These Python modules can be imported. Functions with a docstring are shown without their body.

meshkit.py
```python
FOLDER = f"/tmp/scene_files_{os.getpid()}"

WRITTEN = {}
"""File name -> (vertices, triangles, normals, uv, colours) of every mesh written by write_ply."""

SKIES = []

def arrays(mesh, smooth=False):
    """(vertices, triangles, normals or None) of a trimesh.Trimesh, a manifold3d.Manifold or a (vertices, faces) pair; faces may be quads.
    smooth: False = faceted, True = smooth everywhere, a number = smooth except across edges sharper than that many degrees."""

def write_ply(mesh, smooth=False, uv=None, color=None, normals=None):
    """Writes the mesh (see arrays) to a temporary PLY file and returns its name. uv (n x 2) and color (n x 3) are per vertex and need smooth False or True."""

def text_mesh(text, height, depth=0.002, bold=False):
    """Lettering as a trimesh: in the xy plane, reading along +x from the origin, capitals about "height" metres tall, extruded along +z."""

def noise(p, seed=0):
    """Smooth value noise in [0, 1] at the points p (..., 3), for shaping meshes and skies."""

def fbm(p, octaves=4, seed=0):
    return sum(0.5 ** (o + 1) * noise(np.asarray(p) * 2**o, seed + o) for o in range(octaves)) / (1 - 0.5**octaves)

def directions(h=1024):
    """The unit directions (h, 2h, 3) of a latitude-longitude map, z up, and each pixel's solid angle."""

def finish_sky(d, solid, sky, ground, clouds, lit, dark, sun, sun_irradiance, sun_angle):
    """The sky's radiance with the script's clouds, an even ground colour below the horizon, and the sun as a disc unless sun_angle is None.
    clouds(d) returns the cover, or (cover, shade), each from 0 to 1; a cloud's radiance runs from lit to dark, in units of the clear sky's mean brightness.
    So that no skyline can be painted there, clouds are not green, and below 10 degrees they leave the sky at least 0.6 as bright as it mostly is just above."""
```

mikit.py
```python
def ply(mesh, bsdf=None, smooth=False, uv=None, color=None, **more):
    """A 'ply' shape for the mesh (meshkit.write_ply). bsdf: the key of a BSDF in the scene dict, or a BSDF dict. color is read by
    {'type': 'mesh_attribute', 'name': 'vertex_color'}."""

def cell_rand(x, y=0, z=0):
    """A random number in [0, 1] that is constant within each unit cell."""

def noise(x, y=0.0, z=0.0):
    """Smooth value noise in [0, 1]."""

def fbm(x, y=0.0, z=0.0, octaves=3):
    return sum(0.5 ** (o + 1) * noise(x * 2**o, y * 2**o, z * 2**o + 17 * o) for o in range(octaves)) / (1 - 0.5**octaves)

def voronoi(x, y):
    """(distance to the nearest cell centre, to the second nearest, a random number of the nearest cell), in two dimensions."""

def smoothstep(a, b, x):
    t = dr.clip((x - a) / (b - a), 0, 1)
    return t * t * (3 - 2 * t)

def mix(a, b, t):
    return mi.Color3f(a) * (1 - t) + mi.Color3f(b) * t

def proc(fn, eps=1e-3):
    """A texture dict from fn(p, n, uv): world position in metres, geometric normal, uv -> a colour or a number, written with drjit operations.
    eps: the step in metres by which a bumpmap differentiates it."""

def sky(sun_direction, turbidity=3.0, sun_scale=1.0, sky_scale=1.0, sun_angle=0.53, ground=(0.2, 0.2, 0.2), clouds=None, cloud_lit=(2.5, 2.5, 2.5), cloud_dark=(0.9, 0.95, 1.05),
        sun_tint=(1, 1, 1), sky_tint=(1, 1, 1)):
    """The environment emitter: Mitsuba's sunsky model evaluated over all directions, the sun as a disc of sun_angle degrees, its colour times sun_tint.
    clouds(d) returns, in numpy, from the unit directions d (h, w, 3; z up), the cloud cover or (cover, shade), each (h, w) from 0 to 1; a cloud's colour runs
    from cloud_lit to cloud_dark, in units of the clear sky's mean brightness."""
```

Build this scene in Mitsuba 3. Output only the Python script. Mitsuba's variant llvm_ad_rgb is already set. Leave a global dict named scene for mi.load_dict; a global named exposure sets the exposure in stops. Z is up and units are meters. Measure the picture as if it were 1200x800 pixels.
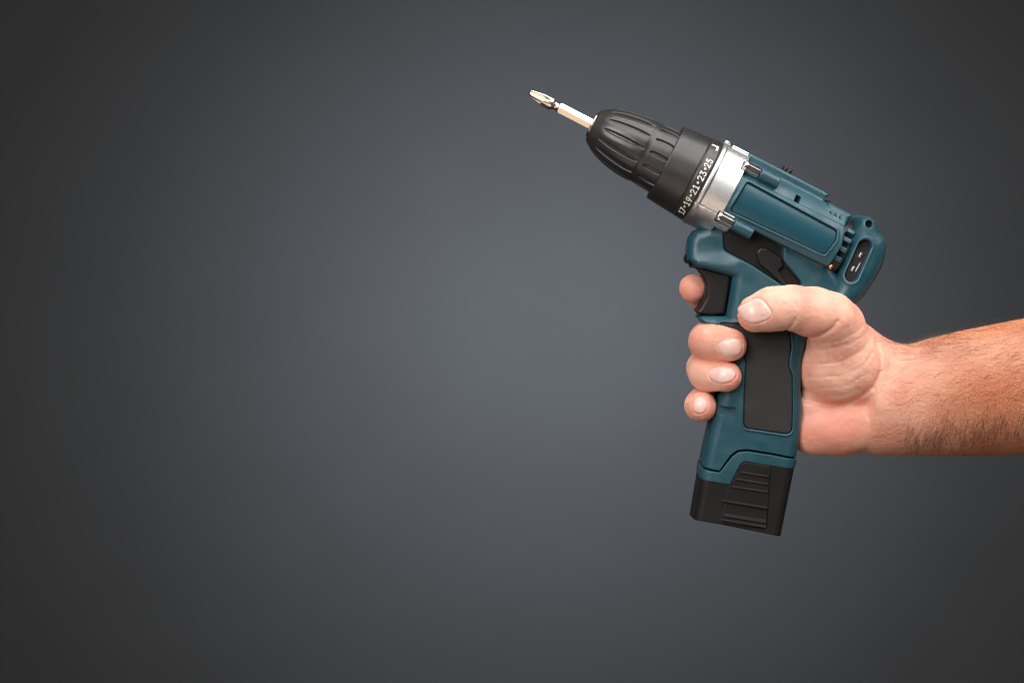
import math, numpy as np, trimesh, drjit as dr, mitsuba as mi, mikit, meshkit
from mikit import proc, noise, fbm, smoothstep, mix
T = mi.ScalarTransform4f
rng = np.random.default_rng(7)
scene, labels = {}, {}

# ------------------------------------------------------------------ camera
# 1 unit of the modelling space below = 0.5 mm; the drill stands 0.8 m in front of the lens
S, DIST = 0.0005, 1600.0
CAM = np.array([0.0, 0.0, 1.3])
scene['camera'] = dict(type='perspective', fov=2 * math.degrees(math.atan(600 / DIST)), fov_axis='x', near_clip=0.05, far_clip=30.0,
                       to_world=T().look_at(origin=CAM.tolist(), target=[0, 1, 1.3], up=[0, 0, 1]))
exposure = 0.0
WALL_Y = 3.0                                               # the studio wall

# ------------------------------------------------------------------ lamps of the photo studio
def softbox(key, pos, aim, w, h, power, colour=(1, 1, 1)):
    scene[key] = dict(type='rectangle', to_world=T().look_at(origin=pos, target=aim, up=[0, 0.1, 1]) @ T().scale([w / 2, h / 2, 1]),
                      bsdf=dict(type='diffuse', reflectance=dict(type='rgb', value=0.2)),
                      emitter=dict(type='area', radiance=dict(type='rgb', value=[power * c for c in colour])))

AIM = [0.17, 0.8, 1.31]
softbox('softbox', [0.42, 0.25, 2.2], AIM, 1.6, 1.1, 5.1, (1.0, 0.985, 0.97))             # large one overhead
softbox('softbox_001', [-0.55, -0.30, 1.75], AIM, 0.7, 0.7, 9.6, (1.0, 0.99, 0.98))         # from the left, front
softbox('softbox_002', [-0.32, 0.05, 0.5], AIM, 1.0, 0.7, 1.15, (1.0, 0.78, 0.63))         # weak warm one from below
labels['softbox'] = dict(label='large overhead studio softbox outside the picture', category='lamp')
labels['softbox_001'] = dict(label='studio softbox left of the camera outside the picture', category='lamp')
labels['softbox_002'] = dict(label='small warm studio softbox below the picture', category='lamp')
for key, x, tx in (('background_lamp', -0.06, -0.09), ('background_lamp_001', 0.22, 0.26)):   # the glow on the wall
    scene[key] = dict(type='spot', to_world=T().look_at(origin=[x, 1.40, 1.52], target=[tx, WALL_Y, 1.34], up=[0, 0, 1]),
                      intensity=dict(type='rgb', value=[4.35, 5.1, 5.95]), cutoff_angle=36.0, beam_width=1.0)

# ------------------------------------------------------------------ materials
def rgb(*c): return dict(type='rgb', value=list(c))
def two(b): return dict(type='twosided', bsdf=b)
def bump(inner, fn, scale, eps=2e-4): return dict(type='bumpmap', arbitrary=proc(fn, eps), scale=scale, bsdf=inner)

def plastic_bump(p, n, uv): return noise(p.x * 2600, p.y * 2600, p.z * 2600)
def teal_col(p, n, uv):
    w = fbm(p.x * 60, p.y * 60, p.z * 60)
    return mix((0.011, 0.050, 0.067), (0.016, 0.064, 0.083), w)
def teal_rough(p, n, uv): return 0.34 + 0.26 * smoothstep(0.3, 0.75, fbm(p.x * 110, p.y * 110, p.z * 110, octaves=4))
scene['mat_teal'] = two(bump(dict(type='principled', base_color=proc(teal_col), roughness=proc(teal_rough), specular=0.5), plastic_bump, 0.000035))
scene['mat_teal_panel'] = two(dict(type='principled', base_color=rgb(0.008, 0.053, 0.074), roughness=0.33, specular=0.5))
def black_col(p, n, uv): return mix((0.009, 0.008, 0.008), (0.014, 0.0125, 0.012), fbm(p.x * 90, p.y * 90, p.z * 90))
scene['mat_black'] = two(bump(dict(type='principled', base_color=proc(black_col), roughness=0.42, specular=0.35), plastic_bump, 0.00003))
scene['mat_chuck'] = two(bump(dict(type='principled', base_color=proc(lambda p, n, uv: mix((0.021, 0.019, 0.0185), (0.030, 0.0275, 0.027), fbm(p.x * 90, p.y * 90, p.z * 90))), roughness=0.33, specular=0.5), plastic_bump, 0.00003))
scene['mat_battery'] = two(bump(dict(type='principled', base_color=proc(black_col), roughness=0.5, specular=0.2), plastic_bump, 0.00004))
def rubber_col(p, n, uv): return mix((0.012, 0.0105, 0.0105), (0.027, 0.024, 0.024), fbm(p.x * 110, p.y * 110, p.z * 110, octaves=5))
scene['mat_rubber'] = two(bump(dict(type='principled', base_color=proc(rubber_col), roughness=0.62, specular=0.45), plastic_bump, 0.00011))
scene['mat_dark_inside'] = two(dict(type='principled', base_color=rgb(0.012, 0.010, 0.009), roughness=0.5))
scene['mat_alu'] = two(dict(type='principled', base_color=rgb(0.80, 0.79, 0.78), metallic=1.0, roughness=0.42))
scene['mat_screw'] = two(dict(type='principled', base_color=rgb(0.74, 0.70, 0.67), metallic=1.0, roughness=0.24))
scene['mat_bit'] = two(dict(type='principled', base_color=rgb(0.88, 0.77, 0.63), metallic=1.0, roughness=0.28))
scene['mat_bronze'] = two(dict(type='principled', base_color=rgb(0.52, 0.38, 0.27), metallic=1.0, roughness=0.30))
scene['mat_print'] = two(dict(type='principled', base_color=rgb(0.60, 0.54, 0.46), roughness=0.55))
scene['mat_brass'] = two(dict(type='principled', base_color=rgb(0.62, 0.38, 0.16), metallic=1.0, roughness=0.3))

def skin_col(p, n, uv):
    m = fbm(p.x * 85, p.y * 85, p.z * 85)
    m2 = fbm(p.x * 420 + 5, p.y * 420, p.z * 420, octaves=2)
    m3 = fbm(p.x * 33 + 9, p.y * 33, p.z * 33 + 4)
    hand = mix((0.76, 0.405, 0.292), (0.69, 0.305, 0.215), smoothstep(0.35, 0.72, m))
    arm = mix((0.54, 0.21, 0.108), (0.48, 0.16, 0.08), smoothstep(0.3, 0.75, m3))
    c = mix(hand, arm, smoothstep(0.185, 0.285, p.x + 0.03 * (m3 - 0.5)))
    for q in PINK_LIT:                                             # blood shows at fingertips and heel of hand; index tip painted as brighter lit
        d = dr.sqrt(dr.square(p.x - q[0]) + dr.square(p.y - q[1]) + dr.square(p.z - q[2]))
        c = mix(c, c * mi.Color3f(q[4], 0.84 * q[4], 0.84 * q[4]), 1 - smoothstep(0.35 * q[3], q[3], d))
    return mix(c, c * mi.Color3f(0.86, 0.76, 0.72), 0.35 * smoothstep(0.5, 0.85, m2))
def skin_bump(p, n, uv):
    return 0.6 * noise(p.x * 1500, p.y * 1500, p.z * 1500) + 0.9 * noise(p.x * 700 + 3, p.y * 700, p.z * 700) + 1.2 * fbm(p.x * 260, p.y * 260, p.z * 260)
def skin_rough(p, n, uv): return 0.40 + 0.16 * fbm(p.x * 300, p.y * 300, p.z * 300)
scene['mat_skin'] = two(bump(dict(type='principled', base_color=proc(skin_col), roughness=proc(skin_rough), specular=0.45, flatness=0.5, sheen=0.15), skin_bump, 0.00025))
scene['mat_nail'] = two(dict(type='principled', base_color=rgb(0.78, 0.48, 0.41), roughness=0.25, specular=0.5, flatness=0.4))
scene['mat_hair'] = two(dict(type='principled', base_color=rgb(0.06, 0.034, 0.022), roughness=0.4))
def wall_col(p, n, uv):
    w = fbm(p.x * 6, p.y, p.z * 6, octaves=4)
    return mix((0.098, 0.098, 0.100), (0.106, 0.106, 0.108), w)
scene['mat_wall'] = dict(type='diffuse', reflectance=proc(wall_col))

# ------------------------------------------------------------------ modelling space
def unit(v): return np.asarray(v, float) / np.linalg.norm(v)
def ray(px, py): return np.array([(px - 600) / DIST, 1.0, -(py - 400) / DIST])
ORG = CAM + S * DIST * ray(900, 330)
ey = unit(ORG - CAM); ex = unit(np.cross(ey, [0, 0, 1])); ez = np.cross(ex, ey)
AX, AZ = 0.8886, -0.4587                                   # direction of the drill's axis, towards its rear
YAW = math.radians(8.0)
u3 = -AZ * ex + AX * ez; a3 = AX * ex + AZ * ez
a3 = a3 * math.cos(YAW) + ey * math.sin(YAW); ey = np.cross(u3, a3); ex = AX * a3 - AZ * u3; ez = AZ * a3 + AX * u3
BASIS = np.stack([ex, ey, ez])
def P(px, py, y=0.0):
    """Where the line of sight at that measuring point meets the plane at depth y: local (x, y, z)."""
    o = BASIS @ (CAM - ORG) / S; d = BASIS @ ray(px, py)
    return o + d * (y - o[1]) / d[1]
def scale_at(px, py, y=0.0):
    return float(np.dot(BASIS.T @ P(px, py, y), [0, 1, 0]) + DIST) / DIST
def world(v): return ORG + S * (np.asarray(v) @ BASIS)
q0, q1 = P(700, 149.5), P(1000, 304.4)
adir = unit(q1 - q0)[[0, 2]]; hdir = np.array([-adir[1], adir[0]])
def AH(px, py, y=0.0):
    d = (P(px, py, y) - q0)[[0, 2]]
    return np.array([d @ adir, d @ hdir])
def A(a): return AH(700 + AX * a, 149.5 - AZ * a)[0]
def ah_of(p):
    dx, dz = p[:, 0] - q0[0], p[:, 2] - q0[2]
    return dx * adir[0] + dz * adir[1], dx * hdir[0] + dz * hdir[1]
def from_ah(a, h, y):
    a, h, y = np.broadcast_arrays(np.asarray(a, float), h, y)
    return np.stack([q0[0] + a * adir[0] + h * hdir[0], y, q0[2] + a * adir[1] + h * hdir[1]], -1)
def XZ(pts, y=0.0): return np.array([P(px, py, y)[[0, 2]] for px, py in pts])
def AHs(pts, y=0.0): return np.array([AH(px, py, y) for px, py in pts])

# ------------------------------------------------------------------ distance functions
def smin(a, b, k):
    h = np.maximum(k - np.abs(a - b), 0) / k
    return np.minimum(a, b) - h * h * k * 0.25
def smax(a, b, k): return -smin(-a, -b, k)
def poly(u, v, pts):
    """Signed distance to a polygon, negative inside."""
    pts = np.asarray(pts, np.float32); n = len(pts)
    best = np.full(u.shape, 1e9, np.float32); inside = np.zeros(u.shape, bool)
    for i in range(n):
        ax, ay = pts[i]; bx, by = pts[(i + 1) % n]
        ex_, ey_ = bx - ax, by - ay
        wx, wy = u - ax, v - ay
        t = np.clip((wx * ex_ + wy * ey_) / max(ex_ * ex_ + ey_ * ey_, 1e-9), 0, 1)
        best = np.minimum(best, (wx - ex_ * t) ** 2 + (wy - ey_ * t) ** 2)
        if ay != by:
            inside ^= ((ay > v) != (by > v)) & (u < (bx - ax) * (v - ay) / (by - ay) + ax)
    return np.where(inside, -1, 1) * np.sqrt(best)
def rounded(pts, r, n=4):
    """The polygon with its corners rounded."""
    import shapely
    g = shapely.Polygon(pts).buffer(-r, quad_segs=n).buffer(2 * r, quad_segs=n).buffer(-r, quad_segs=n).simplify(0.15)
    return np.array(g.exterior.coords)[:-1]
def curve(pts, n=4):
    """A closed Catmull-Rom curve through the points."""
    p = np.asarray(pts, float); out = []
    for i in range(len(p)):
        a, b, c, d = p[i - 1], p[i], p[(i + 1) % len(p)], p[(i + 2) % len(p)]
        for t in np.arange(n) / n:
            out.append(0.5 * (2 * b + (c - a) * t + (2 * a - 5 * b + 4 * c - d) * t * t + (3 * b - a - 3 * c + d) * t ** 3))
    return np.array(out)
def slab(d2, dy, r):
    """A profile of distance d2 with a thickness distance dy, edges rounded by r."""
    a, b = d2 + r, dy + r
    return np.minimum(np.maximum(a, b), 0) + np.hypot(np.maximum(a, 0), np.maximum(b, 0)) - r
def cap(p, a, b, ra, rb):
    a, b = np.asarray(a, np.float32), np.asarray(b, np.float32); d = b - a
    t = np.clip(((p - a) @ d) / (d @ d), 0, 1)
    q = p - a - t[:, None] * d
    return np.sqrt((q * q).sum(1)) - (ra + (rb - ra) * t)
def ellipsoid(p, c, r):
    q = p - np.asarray(c, np.float32); r = np.asarray(r, np.float32)
    k0 = np.sqrt(((q / r) ** 2).sum(1)); k1 = np.sqrt(((q / r ** 2) ** 2).sum(1))
    return k0 * (k0 - 1) / np.maximum(k1, 1e-6)
def line2(u, v, pts):
    best = np.full(u.shape, 1e9, np.float32)
    for (ax, ay), (bx, by) in zip(pts[:-1], pts[1:]):
        e0, e1 = bx - ax, by - ay; w0, w1 = u - ax, v - ay
        t = np.clip((w0 * e0 + w1 * e1) / (e0 * e0 + e1 * e1), 0, 1)
        best = np.minimum(best, (w0 - e0 * t) ** 2 + (w1 - e1 * t) ** 2)
    return np.sqrt(best)

from concurrent.futures import ThreadPoolExecutor
POOL = ThreadPoolExecutor(4)
def evaluate(f, p, chunk=40000):
    if not len(p): return np.zeros(0, np.float32)
    return np.concatenate(list(POOL.map(lambda i: f(p[i:i + chunk].astype(np.float32)), range(0, len(p), chunk))))
def net(f, lo, hi, h, B=6, slack=1.3):
    """The zero surface of f as a mesh (surface nets over the blocks that the surface crosses) with its normals."""
    lo, hi = np.asarray(lo, float), np.asarray(hi, float)
    nb = np.ceil((hi - lo) / (B * h)).astype(int)
    bi = np.stack(np.meshgrid(*[np.arange(n) for n in nb], indexing='ij'), -1).reshape(-1, 3)
    d = evaluate(f, lo + (bi + 0.5) * B * h)
    bi = bi[np.abs(d) < 0.87 * B * h * slack]
    loc = np.stack(np.meshgrid(*[np.arange(B + 1)] * 3, indexing='ij'), -1).reshape(-1, 3)
    vals = evaluate(f, (lo + (bi[:, None] * B + loc[None]).reshape(-1, 3) * h)).reshape(len(bi), B + 1, B + 1, B + 1)
    dims = nb * B + 2
    def gid(c): return ((c[..., 0] + 1) * (dims[1] + 1) + c[..., 1] + 1) * (dims[2] + 1) + c[..., 2] + 1
    pos_sum, cnt = 0, 0
    c000 = vals[:, :B, :B, :B]
    corner = {(i, j, k): vals[:, i:B + i, j:B + j, k:B + k] for i in (0, 1) for j in (0, 1) for k in (0, 1)}
    neg = sum((corner[c] < 0).astype(np.int8) for c in corner)
    act = (neg > 0) & (neg < 8)
    w = np.argwhere(act)
    cell = bi[w[:, 0]] * B + w[:, 1:]
    cv = {c: corner[c][act] for c in corner}
    acc, cnt = np.zeros((len(cell), 3)), np.zeros(len(cell))
    for ax in range(3):
        o = [k for k in range(3) if k != ax]
        for s in ((0, 0), (0, 1), (1, 0), (1, 1)):
            a = [0, 0, 0]; a[o[0]], a[o[1]] = s; b = list(a); b[ax] = 1
            va, vb = cv[tuple(a)], cv[tuple(b)]
            m = (va < 0) != (vb < 0)
            t = np.where(m, va / np.where(m, va - vb, 1), 0)
            q = np.tile(np.array(a, float), (len(cell), 1)); q[:, ax] = t
            acc += q * m[:, None]; cnt += m
    V = lo + (cell + acc / cnt[:, None]) * h
    ids = gid(cell); order = np.argsort(ids); sid = ids[order]
    faces = []
    for ax in range(3):
        o1, o2 = (ax + 1) % 3, (ax + 2) % 3
        b = [0, 0, 0]; b[ax] = 1
        m = (cv[(0, 0, 0)] < 0) != (cv[tuple(b)] < 0)
        c = cell[m]; flip = cv[(0, 0, 0)][m] >= 0
        quad = []
        for s1, s2 in ((-1, -1), (0, -1), (0, 0), (-1, 0)):
            n = c.copy(); n[:, o1] += s1; n[:, o2] += s2
            g = gid(n); k = np.searchsorted(sid, g); k = np.minimum(k, len(sid) - 1)
            quad.append(np.where(sid[k] == g, order[k], -1))
        quad = np.stack(quad, 1); quad[flip] = quad[flip][:, ::-1]
        quad = quad[(quad >= 0).all(1)]
        faces += [quad[:, [0, 1, 2]], quad[:, [0, 2, 3]]]
    F = np.vstack(faces)
    e = 0.35 * h
    K = np.array([[1, -1, -1], [-1, -1, 1], [-1, 1, -1], [1, 1, 1]], float)
    def grad(V):
        v = np.stack([evaluate(f, V + e * k) for k in K], 1)
        return v @ K / (4 * e), v.mean(1)
    g, d = grad(V)
    V = V - np.clip(d / np.maximum((g * g).sum(1), 0.25), -0.6 * h, 0.6 * h)[:, None] * g
    g, _ = grad(V); N = g / np.maximum(np.linalg.norm(g, axis=1, keepdims=True), 1e-9)
    return V, F, N

def put(key, V, F, mat, N=None, smooth=35):
    """One mesh of the scene from local coordinates."""
    W = world(V)
    if N is None:
        scene[key] = mikit.ply(trimesh.Trimesh(W, F, process=False), mat, smooth=smooth)
    else:
        path = meshkit.write_ply((W, F), normals=N @ BASIS)
        scene[key] = dict(type='ply', filename=path, face_normals=False, bsdf=dict(type='ref', id=mat))
def put_net(key, f, lo, hi, h, mat): 
    V, F, N = net(f, lo, hi, h); put(key, V, F, mat, N); return V, F, N
def box_of(pts, y0, y1, pad=4):
    """Bounds in local space of measuring points with depths between y0 and y1."""
    q = np.array([P(px, py, y) for px, py in pts for y in (y0, y1)])
    return q.min(0) - pad, q.max(0) + pad
def box_ah(a0, a1, h0, h1, y0, y1, pad=3):
    q = np.array([from_ah(a, h, y) for a in (a0, a1) for h in (h0, h1) for y in (y0, y1)])
    return q.min(0) - pad, q.max(0) + pad

PINK_LIT = [[float(t) for t in world(P(x, y, z))] + [r, 1.12 if x == 811 else 1.03] for x, y, z, r in ((811, 337, 0, 0.018), (868, 405, -55, 0.013), (862, 442, -50, 0.012), (822, 476, -40, 0.013), (872, 366, -70, 0.012), (965, 505, -28, 0.026))]  # index tip gets extra brightness in its colour in place of light

# ------------------------------------------------------------------ backdrop
scene['wall'] = dict(type='rectangle', to_world=T().look_at(origin=[0, WALL_Y, 1.3], target=[0, 0, 1.3], up=[0, 0, 1]) @ T().scale([6, 4, 1]), bsdf=dict(type='ref', id='mat_wall'))
labels['wall'] = dict(kind='structure', label='plain dark grey wall behind the drill')

# ------------------------------------------------------------------ drill: housing
handle_px = [(812, 271), (830, 265), (860, 268), (960, 300), (1000, 350), (966, 372), (941, 396), (935.5, 420), (934.5, 455), (936, 478), (933.5, 505), (928, 538),
             (902.5, 665), (803.5, 645), (820, 546.5), (825, 522), (831, 496), (839, 467), (848, 432), (852, 402), (845, 386), (822, 378.5), (816, 371), (822, 368.5), (849, 369), (856, 323), (836, 317),
             (813, 311), (805, 303), (804, 293), (806, 280)]
ABOVE = XZ([(780, 200), (1100, 200), (1100, 560), (931, 536), (905, 530.5), (876, 526), (864, 527), (856, 533), (843, 551), (819, 546.5), (780, 540)], -33)
HANDLE = XZ(handle_px)
PANEL_O = rounded(AHs([(863, 203), (991, 265), (986, 287), (971, 313), (842, 255)], -44), 3)
PANEL_I = rounded(AHs([(876, 213), (981, 270), (979, 282), (966, 299), (855, 247)], -46), 3)
GRIP = rounded(XZ([(826, 376.5), (880, 380), (925, 384), (927, 408), (924.5, 420), (924.5, 431), (928.5, 440), (928.5, 480), (927.5, 509), (871, 500.5), (872, 455), (874, 424), (868, 408), (848, 403), (840, 386)], -33), 7, 8)
POCKET = rounded(XZ([(848, 270), (849, 293), (880, 310), (915, 333), (930, 338), (940, 333), (917, 305), (917, 290), (895, 268)], -28), 4)
CAP = AHs([(998, 257), (1003, 254.5), (1016, 256.5), (1026, 271.5), (1034, 281), (1036.5, 290), (1035, 300), (1030.5, 315), (1020, 333), (1009.5, 348), (1000, 357), (985, 362), (965, 352), (975, 325), (988, 290)])
CAP = curve(CAP, 5)
import shapely
CAP[:, 0] -= np.clip((CAP[:, 0] - A(330)) / 30, 0, 1) * 4.5
CAP = np.array(shapely.Polygon(CAP).buffer(-9, quad_segs=12).buffer(9, quad_segs=12).simplify(0.1).exterior.coords)[:-1]
A_CUT = AH(995, 288, -43)[0]
PILL0, PILL1 = AH(1013, 288, -40), AH(997.5, 323, -40)
LUG = AH(1014.5, 262.5, -26)
RB, RF, RIN = 45.0, 49.5, 47.8
a_back = A(305)
def ring_cyl(r, a, R, a0, a1, rd): return slab(r - R, np.abs(a - (a0 + a1) / 2) - (a1 - a0) / 2, rd)
def handle_d(p):
    d2 = poly(p[:, 0], p[:, 2], HANDLE)
    thin = 9 / (1 + np.exp(np.clip((NOSE_Z - p[:, 2]) / 4, -30, 30))) / (1 + np.exp(np.clip((p[:, 0] - NOSE_X) / 5, -30, 30)))
    return slab(d2, np.abs(p[:, 1]) - 35 + thin, 12)
NOSE_X, NOSE_Z = P(862, 300, -30)[0], P(840, 303, -30)[2]
def housing(p):
    a, h = ah_of(p); y = p[:, 1]; ya = np.abs(y); r = np.hypot(h, y)
    d = ring_cyl(r, a, RB, A(146), a_back, 3)
    rail = slab(np.maximum(np.abs(a - A(222)) - 52, np.abs(h - 38) - 15.5), ya - 13, 4)
    d = smin(d, rail, 3)
    step = slab(np.maximum(np.abs(a - A(292)) - 16, np.abs(h - 28) - 16), ya - 27, 9)
    d = smin(d, step, 2)
    for i in range(3):                                                # three short ribs on the shoulder
        d = np.where(ya > 8, smax(d, -(np.hypot(a - A(284 + 6 * i), ya - 29) - 1.6), 0.8), d)
    po, pi = poly(a, h, PANEL_O), poly(a, h, PANEL_I)
    frame = smax(smax(r - RF, po, 2.0), 20 - ya, 1)
    frame = np.maximum(frame, 36 - r)
    frame = frame - np.where((np.abs(frame) < 5) & (ya > 10), 1.1 * np.exp(-((pi - 1.6) / 1.5) ** 2), 0)
    d = smin(d, frame, 1.0)
    d = smax(d, -np.maximum(np.maximum(pi, RIN - 3.2 - r), 10 - ya), 0.8)          # seat of the side panel
    under = slab(np.maximum(np.abs(a - A(250)) - 58, np.abs(h + 34) - 10), np.abs(ya - 42) - 19, 2)
    d = smax(d, -under, 2.0)
    for hs, ys in SCREW_AT:                                            # bosses behind the screws
        b = slab(np.hypot(h - hs, ya - ys) - 7.0, np.abs(a - A(202)) - 12, 1.2)
        d = smin(d, b, 1.0)
    d = smax(d, -slab(np.maximum(np.abs(a - SLOT[0]) - 3, np.abs(h - SLOT[1]) - 4), np.abs(ya - 40) - 20, 0.5), 0.6)
    g0 = g = handle_d(p)
    gp = poly(p[:, 0], p[:, 2], GRIP)
    pk = poly(p[:, 0], p[:, 2], POCKET)
    g = smax(g, -np.maximum(pk, 21 - ya), 3.0)
    dent = slab(poly(p[:, 0], p[:, 2], LEDGE), np.abs(ya - 40) - 11, 1)
    near = np.abs(g) < 6
    g = g - np.where(near & (ya > 8), 1.5 * np.exp(-((gp - 1.8) / 1.8) ** 2), 0)
    g = smax(g, poly(p[:, 0], p[:, 2], ABOVE), 1.2)
    d = smin(d, g, 4)
    d = np.where((gp < 0.3) & (ya > 4), np.maximum(d, g0 + 2.6), d)
    d = smax(d, -dent, 0.8)
    core = ring_cyl(r, a, 33, A(296), A(322), 1)
    return smin(d, core, 0.5)
SCREW_AT = []
for px, py in ((878.5, 197.5), (849.5, 258)):
    hh = AH(px, py, -36)[1]; SCREW_AT.append((hh, math.sqrt(max(50.0 ** 2 - hh * hh, 100))))
SLOT = AH(935, 233.5, -36)
LEDGE = XZ([(840, 474), (861, 476), (859, 485), (838, 483)], -24)
BODY_PX = [(800, 165), (1050, 165), (1050, 365), (935, 555), (800, 555)]
put_net('power_drill__housing', housing, *box_of([(795, 170), (1010, 170), (1010, 556), (795, 556)], -56, 56, 2), 0.8, 'mat_teal')

def side_panel(p):
    a, h = ah_of(p); ya = np.abs(p[:, 1]); r = np.hypot(h, p[:, 1])
    return smax(smax(np.maximum(r - (RIN - 0.9), RIN - 3.5 - r), poly(a, h, PANEL_I) + 0.35, 0.6), 10 + p[:, 1], 1)
put_net('power_drill__side_panel', side_panel, *box_ah(A(165), A(315), -30, 40, -56, -15), 0.7, 'mat_teal_panel')

def grip_panel(p):
    gp = poly(p[:, 0], p[:, 2], GRIP)
    d = handle_d(p)
    return smax(smax(np.maximum(d - 0.1, -d - 3), gp + 0.5, 1.2), 5 + p[:, 1], 0.5)
put_net('power_drill__grip_panel', grip_panel, *box_of([(840, 370), (950, 515)], -40, 0), 0.7, 'mat_rubber')

def end_cap(p):
    a, h = ah_of(p); y = p[:, 1]
    d = slab(poly(a, h, CAP), np.abs(y) - 44, 17)
    d = smax(d, A_CUT - a, 2.0)
    lug = slab(np.hypot(a - LUG[0], h - LUG[1]) - 7.2, np.abs(y) - 27, 1.5)
    d = smin(d, lug, 7)
    d = smax(d, -slab(np.hypot(a - LUG[0] - 1, h - LUG[1] - 0.5) - 4.3, np.abs(np.abs(y) - 34) - 10.5, 0.3), 1)
    t = np.clip(((a - PILL0[0]) * (PILL1[0] - PILL0[0]) + (h - PILL0[1]) * (PILL1[1] - PILL0[1])) / ((PILL1 - PILL0) @ (PILL1 - PILL0)), 0, 1)
    pl = np.hypot(a - PILL0[0] - t * (PILL1[0] - PILL0[0]), h - PILL0[1] - t * (PILL1[1] - PILL0[1]))
    d = d - np.where(np.abs(d) < 5, 0.9 * np.exp(-((pl - 9.5) / 1.8) ** 2), 0)
    return smax(d, -np.maximum(pl - 7.2, 31 - np.abs(y)), 0.8)
put_net('power_drill__end_cap', end_cap, *box_ah(A(310), A(374), -64, 58, -50, 50), 0.7, 'mat_teal')

def pill_insert(p):
    a, h = ah_of(p); y = p[:, 1]
    q = np.stack([a, h], 1) - PILL0; e = PILL1 - PILL0
    t = np.clip((q @ e) / (e @ e), 0, 1); pl = np.linalg.norm(q - t[:, None] * e, axis=1)
    return slab(pl - 7.6, np.abs(y + 31) - 3, 0.6)
put_net('power_drill__end_cap__vent_window', pill_insert, *box_ah(A(325), A(360), -40, 45, -38, -25), 0.6, 'mat_dark_inside')
def vent_bits(p):
    a, h = ah_of(p); y = p[:, 1]
    m = AH(1008.5, 299, -36); n = AH(999.5, 315, -36)
    d = slab(np.maximum(np.abs(a - m[0]) - 1.6, np.abs(h - m[1]) - 3.0), np.abs(y + 35) - 3, 0.8)
    d = np.minimum(d, slab(np.maximum(np.abs(a - n[0]) - 1.2, np.abs(h - n[1]) - 3.2), np.abs(y + 35) - 2, 0.7))
    c = (PILL0 + PILL1) / 2
    return np.minimum(d, slab(np.maximum(np.abs(a - c[0] - 4.6) - 0.7, np.abs(h - c[1] + 6) - 6), np.abs(y + 34.4) - 1, 0.4))
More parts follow.
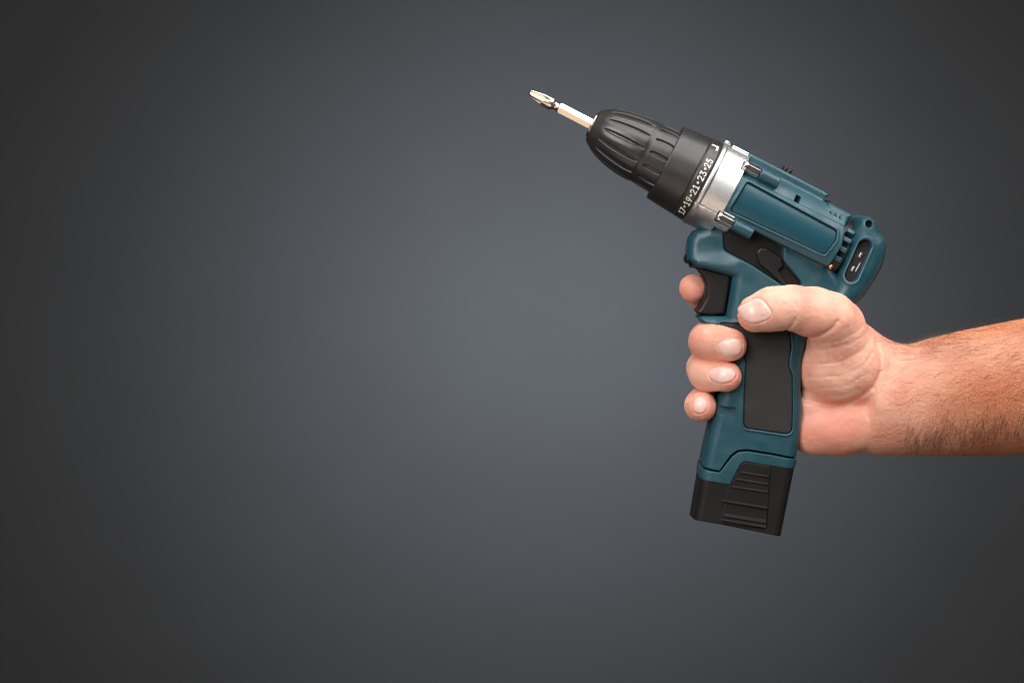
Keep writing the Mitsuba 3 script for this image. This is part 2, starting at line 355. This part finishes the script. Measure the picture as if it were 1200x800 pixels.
put_net('power_drill__end_cap__motor_brush', vent_bits, *box_ah(A(325), A(360), -40, 45, -40, -30), 0.5, 'mat_screw')

def vent_core(p):
    a, h = ah_of(p); r = np.hypot(h, p[:, 1])
    return ring_cyl(r, a, 36.5, A(300), A(320), 1)
put_net('power_drill__vent', vent_core, *box_ah(A(306), A(325), -44, 44, -44, 44), 0.8, 'mat_dark_inside')
def vent_ribs(p):
    a, h = ah_of(p); y = p[:, 1]; r = np.hypot(h, y); phi = np.arctan2(h, -y)
    d = np.full(len(p), 1e3, np.float32)
    for k in range(0, 4):
        f = math.radians(-12 + 16 * k)
        d = np.minimum(d, np.abs((phi - f) * 42) - 2.6)
    return smax(smax(d, np.abs(a - A_CUT + 4.2) - 4.8, 0.5), np.abs(r - 40) - 4, 0.8)
V, F, N = net(vent_ribs, *box_ah(A(302), A(317), -20, 46, -48, 0), 0.6)
for i, m in enumerate(sorted(trimesh.Trimesh(V, F, process=False).split(only_watertight=False), key=lambda m: -m.centroid[2])):
    put('power_drill__vent__rib' + ('' if i == 0 else f'_{i:03d}'), m.vertices, m.faces, 'mat_teal')

# ------------------------------------------------------------------ drill: gear housing ring, screws, collar, chuck
def gear_ring(p):
    a, h = ah_of(p); y = p[:, 1]; ya = np.abs(y); r = np.hypot(h, y)
    d = ring_cyl(r, a, 51, A(141), A(173), 1.2)
    lip = ring_cyl(r, a, 52.0, A(138.6), A(145), 2.4)
    d = smin(d, lip, 1)
    flange = smax(smax(ring_cyl(r, a, 51, A(150), A(188), 1.2), h + 20, 2), -40 - h, 2)
    d = smin(d, flange, 1)
    for hs, ys in SCREW_AT:
        d = smax(d, -slab(np.hypot(h - hs, ya - ys) - 7.6, np.abs(a - A(182)) - 14, 0.5), 0.8)
    seam = np.hypot(h - SCREW_AT[1][0] - 2, r - 51) - 0.9
    d = smax(d, -np.maximum(seam, a - A(170)), 0.5)
    tab = slab(np.maximum(np.abs(h - 46) - 7.2, np.abs(a - A(161)) - 11), ya - 11, 1.5)
    d = smin(d, tab, 0.8)
    nub = slab(np.hypot(a - A(143), ya) - 4.5, np.abs(h - 50) - 5, 2)
    return np.minimum(d, nub)
put_net('power_drill__gear_housing', gear_ring, *box_ah(A(136), A(192), -62, 60, -60, 60), 0.55, 'mat_alu')

for i, (hs, ys) in enumerate(SCREW_AT):
    def screw(p):
        a, h = ah_of(p); y = p[:, 1]
        u, v = h - hs, -y - (ys + 1.0)
        hx = np.maximum(np.abs(v), np.maximum(np.abs(0.5 * v + 0.866 * u), np.abs(0.5 * v - 0.866 * u)))
        d = slab(smin(hx - 5.9, np.hypot(u, v) - 5.9, 0.1), np.abs(a - A(180)) - 9.5, 1.0)
        d = np.minimum(d, slab(np.hypot(u, v) - 6.6, np.abs(a - A(171.5)) - 2.4, 1.2))
        return smax(d, -slab(np.hypot(u, v) - 3.0, np.abs(a - A(168)) - 2.6, 0.3), 0.5)
    put_net('power_drill__screw' + ('' if i == 0 else f'_{i:03d}'), screw, *box_ah(A(158), A(190), hs - 12, hs + 12, -ys - 12, -ys + 12), 0.5, 'mat_screw')
def brass(p):
    a, h = ah_of(p); c = AH(973.5, 312.5, -42)
    return np.sqrt((a - c[0]) ** 2 + (h - c[1]) ** 2 + (p[:, 1] + 41.5) ** 2) - 3.0
c = AH(973.5, 312.5, -42)
put_net('power_drill__screw_002', brass, *box_ah(c[0] - 4, c[0] + 4, c[1] - 4, c[1] + 4, -47, -36, 1), 0.4, 'mat_brass')

def collar(p):
    a, h = ah_of(p); r = np.hypot(h, p[:, 1])
    R = 46.2 + (a - A(90)) * 0.085
    d = slab(r - R, np.abs(a - A(113.5)) - (A(138) - A(89)) / 2, 1.4)
    d = smax(d, -slab(np.abs(r - 40) - 4.2, np.abs(a - A(89)) - 4, 0.8), 0.5)
    phi = np.arctan2(h, -p[:, 1])
    return np.where(np.abs(d) < 4, d + 0.9 * np.exp(-((a - A(124)) / 0.9) ** 2), d)
put_net('power_drill__torque_collar', collar, *box_ah(A(85), A(142), -54, 54, -54, 54), 0.75, 'mat_chuck')

def collar_text(text, deg, height=7.5, a_mid=131.8):
    m = meshkit.text_mesh(text, height, 0.7, bold=True)
    v = np.array(m.vertices); v[:, 0] -= (v[:, 0].min() + v[:, 0].max()) / 2; v[:, 1] -= height / 2
    a = A(a_mid) - v[:, 1]; R = 46.2 + (a - A(90)) * 0.085 - 0.25 + v[:, 2]
    f = math.radians(deg) + v[:, 0] * 0.92 / R
    return from_ah(a, R * np.sin(f), -R * np.cos(f)), np.array(m.faces)
n_txt = 0
def add_numeral(text, deg, **k):
    global n_txt
    V, F = collar_text(text, deg, **k)
    put('power_drill__torque_collar__numeral' + ('' if n_txt == 0 else f'_{n_txt:03d}'), V, F, 'mat_print', smooth=False); n_txt += 1
for t, deg in (('17', -56), ('19', -35.5), ('21', -16), ('23', 4), ('25', 23)): add_numeral(t, deg)
def dot_mesh(deg, i):
    m = trimesh.creation.icosphere(1, 1.55); v = np.array(m.vertices)
    R = 46.2 + (A(131) - A(90)) * 0.085
    f = math.radians(deg) + v[:, 0] / R
    rr = R + v[:, 2] * 0.4
    put('power_drill__torque_collar__index_dot' + ('' if i == 0 else f'_{i:03d}'), from_ah(A(131.5) - v[:, 1], rr * np.sin(f), -rr * np.cos(f)), m.faces, 'mat_print', smooth=True)
for i, deg in enumerate((-46, -26, -6.5, 14)): dot_mesh(deg, i)
def hook(p):
    a, h = ah_of(p); y = p[:, 1]; r = np.hypot(h, y); phi = np.arctan2(h, -y)
    R = 46.2 + (a - A(90)) * 0.085
    u, v = (phi - math.radians(52)) * 50, a - A(132)
    d = np.minimum(slab(np.abs(u) - 4.6, np.abs(v - 2) - 1.4, 0.6), slab(np.abs(u - 3.4) - 1.5, np.abs(v + 1.6) - 4.0, 0.6))
    return np.maximum(d, np.abs(r - R) - 0.5)
put_net('power_drill__torque_collar__drill_mark', hook, *box_ah(A(122), A(142), 26, 52, -45, -15), 0.45, 'mat_print')

prof_a = np.array([-6, -5, -3, 0.5, 5, 12, 24, 38, 50, 58, 63, 68, 78, 92]); prof_r = np.array([17.5, 19.5, 21.0, 23.4, 26.4, 29.8, 33.4, 36.2, 37.6, 37.9, 37.2, 37.6, 38.4, 39.2])
from scipy.interpolate import PchipInterpolator
PR = PchipInterpolator([A(v) for v in prof_a], prof_r)
def chuck(p):
    a, h = ah_of(p); y = p[:, 1]; r = np.hypot(h, y); phi = np.arctan2(h, -y)
    aa = np.clip(a, A(-6), A(92)); R = PR(aa).astype(np.float32)
    d = (r - R) * 0.85
    d = smax(d, A(-6) - a, 1.5); d = np.maximum(d, a - A(91))
    n = 14
    w = (phi / (2 * math.pi) * n + 0.42) % 1.0 - 0.5
    arc = w * 2 * math.pi / n * R
    t = np.clip((a - A(34)) / 26, -1.6, 1.6)
    half = 1.45 * np.sqrt(np.maximum(1 - t * t, 0)) - 0.4
    gr = np.hypot(np.maximum(np.abs(arc) - half, 0), (R - r) * 0.35)
    deep = 3.3 * np.exp(-(np.maximum(np.abs(arc) - np.maximum(half, 0), 0) / 0.8) ** 2) * np.clip(half + 0.4, 0, 1)
    t2 = (a - A(79)) / 12
    half2 = 1.8 * np.sqrt(np.maximum(1 - np.minimum(t2 * t2, 1.2), 0)) - 0.4
    deep2 = 3.0 * np.exp(-(np.maximum(np.abs(arc) - np.maximum(half2, 0), 0) / 0.8) ** 2) * np.clip(half2 + 0.4, 0, 1)
    pad = 1.3 * np.cos(w * 2 * math.pi) * np.clip(1.2 - np.abs(t), 0, 1)
    nearby = np.abs(d) < 8
    d = np.where(nearby, d + 0.7 * (deep + deep2) + 0.3 * pad, d)
    return smax(d, -slab(r - 15.0, np.abs(a - A(-6)) - 8, 0.5), 0.8)
put_net('power_drill__chuck', chuck, *box_ah(A(-12), A(94), -42, 42, -42, 42), 0.6, 'mat_chuck')
def nose(p):
    a, h = ah_of(p); y = p[:, 1]; r = np.hypot(h, y)
    d = slab(np.abs(r - 11.6) - 3.6, np.abs(a - A(-5)) - 3.0, 0.9)
    return d
put_net('power_drill__chuck__nose_ring', nose, *box_ah(A(-14), A(0), -17, 17, -17, 17), 0.5, 'mat_bronze')
for i in range(3):
    f0 = math.radians(100 + 120 * i)
    def jaw(p):
        a, h = ah_of(p); y = p[:, 1]
        u, v = h * math.cos(f0) + y * math.sin(f0), -h * math.sin(f0) + y * math.cos(f0)
        return slab(np.maximum(np.abs(v) - 2.6, np.abs(u - 7.4) - 1.6), np.abs(a - A(-2) + 0.6 * (7 - u)) - 6, 0.6)
    put_net('power_drill__chuck__jaw' + ('' if i == 0 else f'_{i:03d}'), jaw, *box_ah(A(-18), A(6), -12, 12, -12, 12), 0.5, 'mat_bronze')

# ------------------------------------------------------------------ drill: trigger, lever, lamp, slide switch, battery
TRIG = rounded(XZ([(812, 310.5), (856.5, 321.5), (848.5, 367), (832, 369.5), (813, 366.5), (820, 360), (826, 348), (827, 335), (822, 322)], -12), 2)
put_net('power_drill__trigger', lambda p: slab(poly(p[:, 0], p[:, 2], TRIG), np.abs(p[:, 1]) - 21, 4), *box_of([(805, 305), (860, 375)], -24, 24), 0.7, 'mat_black')
PLATE = lambda a, h: np.maximum(np.abs(a - A(250)) - 57.5, np.abs(h + 34) - 9.5)
def plates(p):
    a, h = ah_of(p); ya = np.abs(p[:, 1] + 21.5)
    return np.minimum(slab(poly(p[:, 0], p[:, 2], POCKET) + 0.4, ya - 1.6, 0.5), slab(PLATE(a, h), np.abs(p[:, 1] + 23) - 1.4, 0.5))
put_net('power_drill__black_plate', plates, *box_of([(840, 255), (1010, 350)], -28, -17), 0.7, 'mat_black')  # thin black plates on the pocket floor and beneath the side frame
LEV = rounded(XZ([(885.5, 296), (890, 290), (899, 290), (917, 302), (918, 312), (912, 317), (924, 334), (918, 337), (903, 321), (890, 310)], -27), 2)
put_net('power_drill__direction_lever', lambda p: slab(poly(p[:, 0], p[:, 2], LEV), np.abs(p[:, 1]) - 30, 3), *box_of([(880, 284), (930, 342)], -34, 34), 0.7, 'mat_black')
LAMPP = P(806, 303)
put_net('power_drill__lamp', lambda p: smin(ellipsoid(p, LAMPP, (5, 11, 6)), ellipsoid(p, P(812, 311), (5, 12, 3)), 2), LAMPP - [9, 16, 18], LAMPP + [18, 16, 10], 0.6, 'mat_dark_inside')
KN = AH(922, 199.5, 6)
def knob(p):
    a, h = ah_of(p); y = p[:, 1]
    d = slab(np.maximum(np.abs(a - KN[0]) - 5.5, np.abs(h - KN[1] + 4) - 6.5), np.abs(y - 4) - 7, 2.5)
    return d + 0.8 * np.exp(-(a - KN[0]) ** 2 / 1.2) * (np.abs(d) < 3)
put_net('power_drill__speed_switch', knob, *box_ah(KN[0] - 8, KN[0] + 8, KN[1] - 12, KN[1] + 5, -8, 14), 0.5, 'mat_black')
KE = AH(961.5, 236, -12)
put_net('power_drill__rail_stop', lambda p: slab(np.maximum(np.abs(ah_of(p)[0] - A(275)) - 4, np.abs(ah_of(p)[1] - KE[1] - 1) - 5.5), np.abs(p[:, 1]) - 14.5, 2), *box_ah(A(268), A(282), KE[1] - 9, KE[1] + 9, -17, 17), 0.5, 'mat_black')

COL = rounded(XZ([(800, 545.5), (843, 553.3), (857.5, 535), (865, 529.2), (876, 528.3), (905, 532.8), (945, 541), (945, 552), (872.5, 539.5), (867.5, 543), (855, 567), (800, 558.5)], -33), 1.2)
put_net('power_drill__battery_collar', lambda p: smax(handle_d(p) - 1.2, poly(p[:, 0], p[:, 2], COL), 1.4), *box_of([(812, 520), (937, 572)], -38, 38), 0.7, 'mat_teal')
BAT = rounded(XZ([(790, 556.5), (855, 566), (867.5, 542), (872.5, 538), (950, 551), (935, 631.5), (913.5, 628), (844, 614), (790, 605)], -33), 1.2)
BAT_MID = P(850, 588, -33)[2]
BFACE = rounded(XZ([(856, 566), (868, 543.5), (873, 540.5), (903, 546), (898, 619), (845.5, 613)], -34), 1.5)
RIBS = [XZ(s, -36) for s in ([(868, 553.3), (900, 558.5)], [(863.5, 561.5), (899, 567.3)], [(859.5, 570.5), (898.5, 576.5)], [(849, 587), (898.5, 595)], [(848, 604), (897, 612)], [(845.5, 609), (897, 617.5)])]
def battery(p):
    d2 = poly(p[:, 0], p[:, 2] + 0.14 * (p[:, 1] + 33) * np.clip((BAT_MID - p[:, 2]) / 15, 0, 1), BAT)
    d = smax(slab(poly(p[:, 0], p[:, 2], HANDLE), np.abs(p[:, 1]) - 34.7, 10.5), d2, 1.2)
    face = slab(poly(p[:, 0], p[:, 2], BFACE), np.abs(p[:, 1]) - 36.3, 1.2)
    d = smin(d, face, 0.6)
    for s in RIBS:
        q = line2(p[:, 0], p[:, 2], s)
        d = smin(d, slab(q - 0.9, np.abs(p[:, 1]) - 37.6, 0.6), 0.8)
    w = slab(poly(p[:, 0], p[:, 2], WIN), np.abs(np.abs(p[:, 1]) - 38) - 2.8, 0.5)
    return smax(d, -w, 0.5)
WIN = XZ([(849, 589.5), (899, 597.5), (897, 609), (846.5, 601.5)], -36)
put_net('power_drill__battery', battery, *box_of([(805, 530), (937, 634)], -40, 40), 0.7, 'mat_battery')

labels['power_drill'] = dict(label='teal and black cordless drill held up by the hand, nose tilted up to the left', category='drill')
labels['power_drill__grip_panel'] = dict(label='soft black rubber inlay on the side of the grip')
labels['power_drill__torque_collar'] = dict(label='black ring with white numbers')
labels['power_drill__gear_housing'] = dict(label='bare silver metal ring')
labels['power_drill__screw_002'] = dict(label='tiny brass screw beside the rear vent')
labels['power_drill__chuck__nose_ring'] = dict(label='bronze metal ring at the mouth of the chuck')

# ------------------------------------------------------------------ driver bit in the chuck
BA = PchipInterpolator([A(v) for v in (-89, -87, -82, -76, -70, -63, -59.5, -57, -55, -52.5, -51)], [3.0, 4.4, 5.6, 6.6, 7.3, 7.6, 7.2, 5.3, 4.8, 5.0, 6.0])
def bit(p):
    a, h = ah_of(p); y = p[:, 1]; r = np.hypot(h, y)
    c, s = 0.5, -0.866
    u, v = h * c + y * s, -h * s + y * c
    hx = np.maximum(np.abs(u), np.maximum(np.abs(0.5 * u + 0.866 * v), np.abs(0.5 * u - 0.866 * v))) - 6.1
    hexa = smax(smax(hx, np.abs(a - A(-25)) - 25.5, 0.6), (r - 6.8 - np.maximum(a - A(-50.5), 0) * 0.9), 0.6)
    R = BA(np.clip(a, A(-89), A(-51)))
    tip = np.maximum(np.maximum((r - R) * 0.8, A(-89) - a), a - A(-49))
    tw = 0.95 + (a - A(-89)) * 0.010
    c, s = np.cos(tw), np.sin(tw)
    u, v = np.abs(h * c + y * s), np.abs(-h * s + y * c)
    wing = 1.25 + 0.03 * (a - A(-89))
    flute = np.minimum(u, v) - wing - np.maximum(a - A(-72), 0) * 0.30
    tip = np.where(a < A(-58), smax(tip, flute, 0.5), tip)
    return smin(hexa, tip, 0.5)
put_net('driver_bit', bit, *box_ah(A(-92), A(4), -9, 9, -9, 9), 0.4, 'mat_bit')
labels['driver_bit'] = dict(label='shiny steel cross-head driver bit clamped in the black chuck', category='drill bit')

# ------------------------------------------------------------------ the hand and forearm
def J(px, py, y, r): return P(px, py, y), r * scale_at(px, py, y)
FOREARM = [  # px, top, bottom, depth, half depth
    (1012, 418, 524, 8, 48), (1032, 403, 531, 9, 52), (1056, 404.5, 532.5, 12, 53), (1092, 396, 533, 16, 54), (1125, 388, 533, 20, 57), (1170, 379, 532, 24, 61), (1200, 373, 530.5, 26, 64), (1340, 345, 524, 34, 76)]
fx, fz, fh, fy, fd = [], [], [], [], []
for px, t, b, y, hd in FOREARM:
    pt, pb = P(px, t, y), P(px, b, y)
    fx.append((pt[0] + pb[0]) / 2); fz.append((pt[2] + pb[2]) / 2); fh.append((pt[2] - pb[2]) / 2); fy.append(y); fd.append(hd)
FZ, FH, FY, FD = (PchipInterpolator(fx, v) for v in (fz, fh, fy, fd))
def forearm(p):
    x = np.clip(p[:, 0], fx[0], fx[-1])
    hz, hd = FH(x).astype(np.float32), FD(x).astype(np.float32)
    u, v = (p[:, 2] - FZ(x)) / hz, (p[:, 1] - FY(x)) / hd
    k0 = np.sqrt(u * u + v * v); k1 = np.sqrt((u / hz) ** 2 + (v / hd) ** 2)
    d = np.where(k1 > 1e-6, k0 * (k0 - 1) / np.maximum(k1, 1e-6), -hd)
    return smax(smax(d, fx[0] - p[:, 0], 12), p[:, 0] - (fx[-1] - 3), 6)
def chain(*js): return [(J(*a), J(*b)) for a, b in zip(js[:-1], js[1:])]
PALM = chain((1042, 438, 18, 30), (972, 376, 56, 24)) + chain((1040, 455, 25, 36), (955, 408, 66, 25)) + chain((1040, 478, 25, 36), (950, 440, 68, 24)) + chain((1038, 492, 20, 34), (952, 474, 62, 23))
WEB = chain((986, 374, -26, 23), (978, 374, 20, 22), (968, 374, 54, 22))
HYPO = chain((985, 476, 4, 28), (953, 474, -2, 24)) + chain((985, 497, 0, 33.5), (950, 505, 2, 26)) + chain((1028, 492, 8, 37), (985, 497, 0, 33.5), (962, 500, -2, 30.5))
THEN = chain((1012, 436, 2, 38), (982, 402, -22, 33))
THUMB = chain((980, 388, -30, 33), (971, 373.5, -42, 31), (953, 366, -52, 29), (927, 360.5, -60, 25.5), (905, 362, -62, 25.2), (886, 367.5, -59, 22))
FINGERS = [
    chain((968, 376, 58, 24), (872, 352, 66, 22), (822, 342, 50, 18.5), (812, 337.5, 14, 16.2)),
    chain((955, 408, 68, 25), (846, 400, 58, 23), (831, 400, 22, 22.5), (833, 400.5, -22, 22.5), (856, 404, -43, 19.2)),
    chain((950, 440, 70, 24), (846, 432, 58, 21.5), (827, 432, 24, 21), (829, 437, -18, 20.5), (851, 441, -40, 18)),
    chain((952, 474, 62, 22), (846, 470, 52, 18.5), (824, 472, 28, 17.5), (821, 475, -12, 17.2), (822.5, 476, -26, 16.8))]
NAILS = {
    'thumb': ([(867, 366), (871, 359), (888, 350.5), (896, 355), (903, 370), (885, 379), (874, 376)], -80),
    'middle': ([(842, 407), (847, 400), (857, 397.5), (866, 398), (869.5, 406), (867.5, 415), (861, 418), (849, 417)], -60),
    'ring': ([(832, 440.5), (835, 434.5), (845, 431), (857, 431.5), (863, 438), (858, 446), (846, 449), (836, 447.5)], -58),
    'pinky': ([(812, 478), (814.5, 469), (822, 465), (828.5, 470), (828, 479), (822, 484), (815, 484)], -42)}
NAIL_POLY = {k: curve(XZ(v, y), 3) for k, (v, y) in NAILS.items()}
CREASES = [  # measuring points, depth below the skin plane, groove depth, width
    ([(1031, 403), (1034, 420), (1032, 436), (1023, 454), (1008, 467), (990, 474.5), (968, 475.5), (950, 472), (938, 466)], -40, 3.6, 3.2),
    ([(948, 397.5), (962, 392), (974, 384), (980, 376)], -66, 2.0, 2.6),
    ([(924, 388), (929, 380), (931, 374)], -80, 1.4, 2.0),
    ([(964, 402), (985, 397), (1008, 386), (1016, 380)], -55, 0.8, 1.6),
    ([(943, 413), (970, 409), (998, 402), (1018, 390)], -55, 0.8, 1.6),
    ([(946, 430), (985, 424), (1010, 412), (1022, 402)], -55, 0.8, 1.5),
    ([(948, 445), (988, 440), (1014, 427), (1025, 414)], -52, 0.8, 1.5),
    ([(956, 458), (992, 452), (1016, 438)], -50, 0.7, 1.5),
    ([(962, 467), (990, 464), (1006, 456)], -48, 0.6, 1.5),
    ([(1001, 498), (1010, 506), (1006, 516), (998, 522)], -34, 0.7, 4.0),
    ([(900, 343), (908, 350), (912, 358)], -86, 0.6, 1.3), ([(905, 340), (914, 349), (918, 358)], -86, 0.6, 1.3), ([(911, 337), (920, 347), (923, 357)], -86, 0.5, 1.2),
    ([(928, 352), (934, 361), (935, 371)], -80, 0.5, 1.6),
    ([(830, 388), (836, 398), (834, 410)], -60, 0.5, 1.5), ([(834, 386), (840, 395)], -60, 0.4, 1.3), ([(818, 426), (824, 436), (826, 446)], -55, 0.5, 1.4)]
CREASE_XZ = [(XZ(c, y), dp, w) for c, y, dp, w in CREASES]
THEN_C, THEN_R = P(983.5, 431, -12), (48.5, 39.0, 44.5)
def body(p):
    d = forearm(p)
    g = np.full(len(p), 1e3, np.float32)
    for (a, ra), (b, rb) in PALM: g = smin(g, cap(p, a, b, ra, rb), 14)
    d = smin(d, g, 15)
    for (a, ra), (b, rb) in HYPO: d = smin(d, cap(p, a, b, ra, rb), 10)
    t = ellipsoid(p, THEN_C, THEN_R)
    for (a, ra), (b, rb) in THEN: t = smin(t, cap(p, a, b, ra, rb), 14)
    for (a, ra), (b, rb) in WEB: t = smin(t, cap(p, a, b, ra, rb), 14)
    th = np.full(len(p), 1e3, np.float32)
    for (a, ra), (b, rb) in THUMB: th = smin(th, cap(p, a, b, ra, rb), 6)
    t = smin(t, th, 9)
    d = smin(d, t, 6)
    for i, ch in enumerate(FINGERS):
        f = np.full(len(p), 1e3, np.float32)
        for (a, ra), (b, rb) in ch: f = smin(f, cap(p, a, b, ra, rb), 8)
        root = np.clip((p[:, 0] - (ch[0][0][0][0] - 70)) / 60, 0, 1)
        d = np.where(root > 0, smin(d, f, 0.8 + 8 * root), smin(d, f, 0.8))
    return d
def skin(p):
    d = body(p)
    m = (np.abs(d) < 9) & (p[:, 1] < 0)
    if m.any():
        q = p[m]; add = np.zeros(len(q), np.float32)
        for pts, dp, w in CREASE_XZ:
            add += (0.55 if dp < 1 else 0.8) * dp * np.exp(-(line2(q[:, 0], q[:, 2], pts) / (w * (1.5 if dp < 1 else 1.1))) ** 2)
        for k, pts in NAIL_POLY.items():
            s = poly(q[:, 0], q[:, 2], pts)
            add += 0.9 * np.exp(-((s - 0.6) / 1.3) ** 2) * (q[:, 1] < -20)
        add += 0.28 * (meshkit.fbm(q / 14.0, 2, 3) - 0.5) * 2.0
        d = d.copy(); d[m] += add
    return d
lo, hi = box_of([(785, 305), (1340, 305), (1340, 550), (785, 550)], -100, 110, 2)
hi[0] = fx[-1] + 6
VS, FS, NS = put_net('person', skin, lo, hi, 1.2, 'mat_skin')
labels['person'] = dict(label='bare hairy forearm and right hand gripping the drill, index finger on the trigger', category='person')
for i, (k, pts) in enumerate(NAIL_POLY.items()):
    def nail(p):
        b = body(p)
        s = poly(p[:, 0], p[:, 2], pts)
        return smax(smax(np.maximum(b - 0.75 + 0.5 * np.exp(-(s / 1.6) ** 2), -b - 1.5), s, 0.9), p[:, 1] + 16, 1)
    q = np.c_[pts[:, 0], np.full(len(pts), -92.0), pts[:, 1]]; q2 = q.copy(); q2[:, 1] = -14
    q = np.vstack([q, q2])
    put_net('person__fingernail' + ('' if i == 0 else f'_{i:03d}'), nail, q.min(0) - 3, q.max(0) + 3, 0.55, 'mat_nail')
labels['person__fingernail'] = dict(label='broad thumbnail with a pale shine')

# hairs of the forearm: thin tapered tubes rooted in the skin
def hairs(n):
    C = VS[FS].mean(1); fn = NS[FS[:, 0]]
    x0, x1 = P(1050, 460, -30)[0], P(1240, 460, -30)[0]
    ok = (C[:, 0] > x0) & (C[:, 0] < x1)
    low = np.clip((FZ(np.clip(C[:, 0], fx[0], fx[-1])) - C[:, 2]) / 60, -1, 1)
    clump = meshkit.noise(C / 22.0, 5)
    w = ok * (0.30 + 0.75 * np.clip(low + 0.3, 0, 1)) * np.clip((0.97 - low) / 0.3, 0, 1) * np.clip((C[:, 0] - x0) / 45, 0.12, 1) * (0.4 + 1.0 * clump ** 2) * (C[:, 1] < 30) + 0.8 * ok * (low < -0.85) * (C[:, 1] < 30) * np.clip((P(1130, 400, 0)[0] - C[:, 0]) / 40 + 1, 0.2, 1)
    at = rng.choice(len(C), n, p=w / w.sum())
    vs, fs, k = [], [], 0
    for i in at:
        n_, c, l = fn[i], C[i], low[i]
        t = np.array([-0.75 - 0.3 * rng.random(), 0.0, -0.35]) if l < 0 else np.array([-0.30 + 0.35 * rng.random(), -0.1, -1.0])
        t = t + rng.normal(0, 0.16, 3); t -= n_ * (t @ n_); t = unit(t)
        b = np.cross(n_, t); L = rng.uniform(18, 44) * (1.0 if l > -0.2 else 0.7); bend = rng.normal(0, 0.22); lift = rng.uniform(0.06, 0.22) if rng.random() < 0.8 else rng.uniform(0.25, 0.5)
        r0 = rng.uniform(0.068, 0.118) * (1.25 if l > 0.2 else 0.85)
        pts = [c + L * (s * t + lift * np.sin(s * 1.7) * n_ * (1 - 0.3 * s) + bend * s * s * b) - 0.2 * n_ for s in np.linspace(0, 1, 6)]
        for j, q in enumerate(pts):
            r = r0 * (1 - 0.85 * j / 5)
            for f in range(3):
                vs.append(q + r * (math.cos(f * 2.0944) * n_ + math.sin(f * 2.0944) * b))
        for j in range(5):
            for f in range(3):
                p0, p1 = k + 3 * j + f, k + 3 * j + (f + 1) % 3
                fs += [(p0, p1, p1 + 3), (p0, p1 + 3, p0 + 3)]
        k += 18
    put('person__arm_hair', np.array(vs), np.array(fs), 'mat_hair', smooth=True)
hairs(1700)
labels['person__arm_hair'] = dict(kind='stuff', label='short dark hairs on the forearm')
